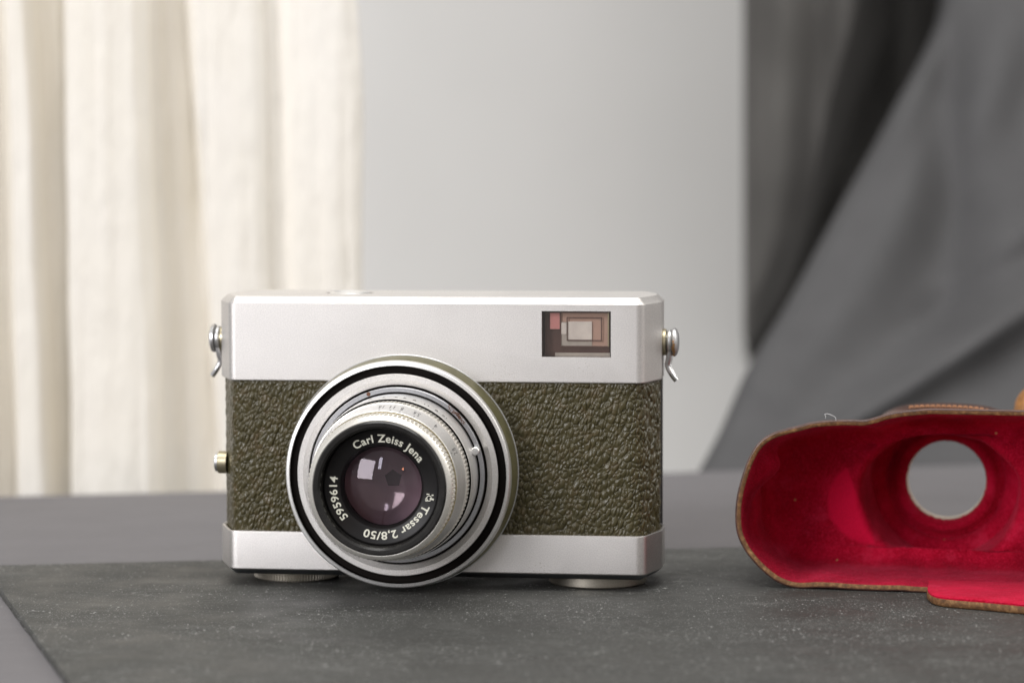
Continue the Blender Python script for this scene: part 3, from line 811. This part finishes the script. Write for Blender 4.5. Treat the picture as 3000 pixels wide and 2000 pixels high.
for r, y in ((16.2, 60.0), (15.2, 59.6), (14.3, 58.6), (13.4, 57.9), (12.5, 58.0), (11.7, 58.8), (11.2, 60.0), (11.05, 60.8)):
    inn.append([Vector((p.x + .22 * noise.noise(p * .9), y, p.y + .22 * noise.noise(p * .9 + Vector((5, 5, 5))))) for p in nosering(r)] if r < 12 else ringat(nosering(r), y))
inn = [inn[0]] + [dent(r) for r in inn[1:]]
inn = [[taper(v) for v in r] for r in inn]

def velvet():
    m, nt, b = newmat('crimson_velvet'); co = coords(nt)
    c = ramp(nt, noi(nt, co, 70, 5, .6), [(.3, (.24, .001, .010)), (.55, (.37, .002, .020)), (.75, (.58, .008, .045))])
    f = noi(nt, co, 2600, 2); c = mix(nt, ramp(nt, f, [(.45, 0), (.75, 1)]), c, (.60, .014, .055))
    c = mix(nt, ramp(nt, noi(nt, co, 95, 6, .7), [(.55, 0), (.72, .55)]), c, (.62, .035, .09))
    c = mix(nt, ramp(nt, noi(nt, co, 48, 5, .65), [(.30, .6), (.46, 0)]), c, (.16, .001, .008))
    # lint and straw coloured crumbs
    v = N(nt, 'ShaderNodeTexVoronoi'); v.inputs['Scale'].default_value = 330; nt.links.new(co, v.inputs['Vector'])
    rnd = N(nt, 'ShaderNodeSeparateColor'); nt.links.new(v.outputs['Color'], rnd.inputs[0])
    k = math_(nt, 'MULTIPLY', math_(nt, 'LESS_THAN', v.outputs['Distance'], .13), math_(nt, 'GREATER_THAN', rnd.outputs[0], .965))
    c = mix(nt, k, c, (.50, .25, .12))
    # patch of light painted into the colour: a paler crescent on the back wall
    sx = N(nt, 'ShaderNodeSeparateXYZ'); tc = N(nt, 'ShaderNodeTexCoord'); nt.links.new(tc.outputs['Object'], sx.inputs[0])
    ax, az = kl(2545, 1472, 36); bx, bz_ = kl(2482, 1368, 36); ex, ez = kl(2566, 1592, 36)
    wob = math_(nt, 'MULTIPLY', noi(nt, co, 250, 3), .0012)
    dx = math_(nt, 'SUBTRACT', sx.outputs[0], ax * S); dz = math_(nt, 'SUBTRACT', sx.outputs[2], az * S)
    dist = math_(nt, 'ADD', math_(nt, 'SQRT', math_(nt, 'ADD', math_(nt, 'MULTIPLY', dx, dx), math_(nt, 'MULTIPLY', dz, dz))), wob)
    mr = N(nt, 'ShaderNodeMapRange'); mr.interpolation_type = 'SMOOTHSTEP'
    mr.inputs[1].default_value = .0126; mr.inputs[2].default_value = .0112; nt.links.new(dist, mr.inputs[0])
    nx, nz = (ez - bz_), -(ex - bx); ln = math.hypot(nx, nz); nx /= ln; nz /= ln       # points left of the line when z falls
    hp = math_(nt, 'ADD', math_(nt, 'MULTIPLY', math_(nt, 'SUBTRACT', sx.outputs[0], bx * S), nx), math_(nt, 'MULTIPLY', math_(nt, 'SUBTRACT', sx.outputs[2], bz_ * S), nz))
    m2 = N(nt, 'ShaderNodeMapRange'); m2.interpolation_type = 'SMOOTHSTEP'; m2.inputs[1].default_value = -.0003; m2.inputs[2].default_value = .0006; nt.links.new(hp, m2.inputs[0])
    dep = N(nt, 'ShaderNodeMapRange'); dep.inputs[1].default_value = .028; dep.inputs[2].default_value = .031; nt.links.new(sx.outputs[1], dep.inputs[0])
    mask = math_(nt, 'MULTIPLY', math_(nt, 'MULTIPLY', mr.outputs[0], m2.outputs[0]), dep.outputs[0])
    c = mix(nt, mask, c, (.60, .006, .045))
    nt.links.new(c, b.inputs['Base Color']); b.inputs['Roughness'].default_value = .95
    b.inputs['Specular IOR Level'].default_value = .1
    b.inputs['Sheen Weight'].default_value = .28; b.inputs['Sheen Roughness'].default_value = .35
    b.inputs['Sheen Tint'].default_value = (1, .13, .24, 1)
    n1 = bump(nt, b, noi(nt, co, 2200, 3), .28 * S); bump(nt, b, noi(nt, co, 160, 4), 1.1 * S, .8, prev=n1)
    return m
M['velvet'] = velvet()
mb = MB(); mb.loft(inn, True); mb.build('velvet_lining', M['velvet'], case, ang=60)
# raised pile of the velvet, thickest along the rim and on the pushed-in end wall
rnd = random.Random(21); mb = MB()
for _ in range(15000):
    j = int(abs(rnd.gauss(0, 10))) + 1
    if rnd.random() < .45: j = rnd.randint(1, len(inn) - 14)
    if j > len(inn) - 10: continue
    i = rnd.randrange(NP); a = inn[j][i]; b = inn[j][(i + 1) % NP]; c_ = inn[j + 1][i]
    p = a + (b - a) * rnd.random() + (c_ - a) * rnd.random()
    nr = (b - a).cross(c_ - a)
    if nr.length < 1e-6: continue
    nr.normalize()
    if nr.dot(Vector((xc, p.y, 20)) - p) < 0 and p.y < 30: nr = -nr
    if p.y >= 30 and nr.y > 0: nr = -nr
    d_ = (nr + Vector((rnd.gauss(0, .7), rnd.gauss(-.3, .6), rnd.gauss(0, .7)))).normalized() * rnd.uniform(.25, .6)
    sd_ = d_.cross(Vector((rnd.gauss(0, 1), rnd.gauss(0, 1), rnd.gauss(0, 1)))).normalized() * .045
    p0 = p - nr * .05; mb.add([p0 - sd_, p0 + sd_, p0 + d_], [(0, 1, 2)])
M['pile'] = plain('velvet_pile', (.62, .03, .085), .9, 0, .1, var=.35, nscale=900)
tag(mb.build('velvet_pile', M['pile'], case, smooth=False), kind='stuff')
# outer leather shell
o0 = outl; out = [ringat(offs(outl, .55), -.22), ringat(offs(outl, .32), -.2), ringat(offs(outl, .12), -.05), ringat(o0, .25)]
for y in range(1, 33, 2): out.append(ringat(o0, y))
for k in range(1, 7): a = k / 6 * PI / 2; out.append(ringat(offs(outl, 6 * (1 - math.cos(a))), 32 + 6 * math.sin(a)))
lo = offs(outl, 6); 
for k in range(1, 8): out.append(ringat(blend(lo, nosering(23.4, .8), k / 7), 38 + .3 * k / 7))
nose_start = len(out)
for y in (39, 41, 45, 50, 56, 60): out.append(ringat(nosering(22.0 if y < 60 else 21.8, .85), y))
for k in range(1, 5): a = k / 4 * PI / 2; out.append(ringat(nosering(21.8 - 3 * (1 - math.cos(a)), .7), 60 + 4 * math.sin(a)))
for r in (18, 14, 12, 10.8): out.append(ringat(nosering(r), 64))
out = [[taper(v) for v in r] for r in out]
mb = MB(); mb.loft(out, True); shell = mb.build('leather_shell', M['brown'], case, ang=60)
mb = MB(); mb.loft([ringat(nosering(11.1), 60.2), ringat(nosering(10.95), 62), ringat(nosering(10.8), 64.02)], True)
mb.build('hole_edge', M['creamedge'], case)
# cut edge, a strip between shell and lining with rounded shoulders
eg = []
for k in range(9):
    t = k / 8; q = offs(outl, .5 + (TH - .45) * t); bulge = -.46 * math.cos(PI / 2 * t) ** .5 - .05
    rr = []
    for p in q: rr.append(Vector((p.x, .28 + bulge + .1 * noise.noise(p * .8 + Vector((0, 0, t * 2))), p.y)))
    eg.append(rr)
mb = MB(); mb.loft(eg, True); mb.build('cut_edge', M['cut'], case, ang=60)

# flap lying forward on the board
def flap():
    def G(px, py):
        g = ground(px, py, 0.02); x, y = g.x - KO[0], g.y - KO[1]
        return Vector((x * math.cos(CA) - y * math.sin(CA), x * math.sin(CA) + y * math.cos(CA), 0))
    L = [G(2716, 1740), G(2715, 1752), G(2722, 1764), G(2740, 1773), G(2775, 1779), G(2830, 1784), G(2900, 1790), G(3000, 1800), G(3090, 1810)]
    x_in = L[0].x; L[0].y = 1.5
    g = L[-1]; mid = xc + 30
    pts = spline([Vector((x_in + .3, 2.5, 0))] + L, 6)
    pts = [p for p in pts if p.x < mid]
    full = pts + [Vector((2 * mid - p.x, p.y, 0)) for p in reversed(pts)]
    def ins(P, d):
        out = []
        for i, p in enumerate(P):
            a = P[max(i - 1, 0)]; b = P[min(i + 1, len(P) - 1)]; t = (b - a).normalized(); n_ = Vector((-t.y, t.x, 0))
            if n_.y < 0 and abs(n_.y) > .3: n_ = -n_
            if abs(n_.y) <= .3: n_ = Vector((1 if p.x < mid else -1, 0, 0))
            out.append(p + n_ * d)
        return out
    zt = 2.6
    def lift(p): return .25 * noise.noise(p * .05)
    rg = [[(p.x, p.y, .03) for p in ins(full, .5)], [(p.x, p.y, .5) for p in full], [(p.x, p.y, 1.6 + .08 * noise.noise(p)) for p in full], [(p.x, p.y, 2.15) for p in ins(full, .25)]]
    mb = MB(); mb.loft(rg, True, True, False)
    f = mb.build('front_flap', M['cut'], case, ang=50)
    a = ins(full, .2); b = ins(full, .8); cshape = ins(full, 3)
    r2 = [[(p.x, p.y, 2.0) for p in a], [(p.x, p.y, 2.5) for p in a], [(p.x, p.y, zt + .1) for p in b], [(p.x, p.y, zt + .15 + lift(p)) for p in cshape]]
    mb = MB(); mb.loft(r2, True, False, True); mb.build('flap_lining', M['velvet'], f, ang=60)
flap()
# stitching along the top of the nose
nt_ = nosering(22.05, .85); tops = [p for p in nt_ if p.y > hz + 17.0 and -9.5 < p.x - xc < 24]
tops.sort(key=lambda p: p.x); tops = resample(tops, 21, False)
stm = None
for i in range(0, len(tops) - 1):
    a = tops[i].lerp(tops[i + 1], .16); b = tops[i].lerp(tops[i + 1], .84)
    pts = [Vector((a.x, 45.5, a.y + .0)), Vector((a.x * .8 + b.x * .2, 45.5, a.y * .8 + b.y * .2 + .35)), Vector((a.x * .2 + b.x * .8, 45.5, a.y * .2 + b.y * .8 + .35)), Vector((b.x, 45.5, b.y))]
    mb = MB(); mb.tube(pts, .2, 6); mb.build('stitch', M['thread'], shell)
# tan strap end rising behind the nose
sp_ = [Vector((*p,)) for p in []]
sx0, sz0 = kl(2990, 1195, 80); sx1, sz1 = kl(3030, 1140, 84)
pts = [(sx0 - 1, 66, sz0 - 6), (sx0, 72, sz0 - 1), (sx0 + 1.2, 78, sz0 + 3.6), (sx0 + 6, 80, sz0 + 5.6), (sx0 + 14, 80, sz0 + 4), (sx0 + 24, 76, sz0 - 6), (sx0 + 30, 70, sz0 - 20)]
mb = MB(); mb.tube([tuple(p) for p in spline([Vector(p) for p in pts], 8)], lambda t: 2.6, 12, .6)
mb.build('strap', M['strap'], case)
# lint fibre on the top edge
hp_ = [Vector((*kl(px, py, -.1), 0)) for px, py in ((2449, 1231), (2447, 1222), (2437, 1216), (2427, 1212), (2416.5, 1212.5), (2419, 1219), (2418, 1225))]
mb = MB(); W3 = []
for p in spline(hp_, 6):
    c_, s_ = math.cos(-CA), math.sin(-CA)
    W3.append((KO[0] + p.x * c_ + .1 * s_, KO[1] + p.x * s_ - .1 * c_, p.y))
mb.tube(W3, .05, 5); tag(mb.build('lint_fibre', M['lint']), 'curled white lint fibre standing on the top edge of the leather case', 'fibre')
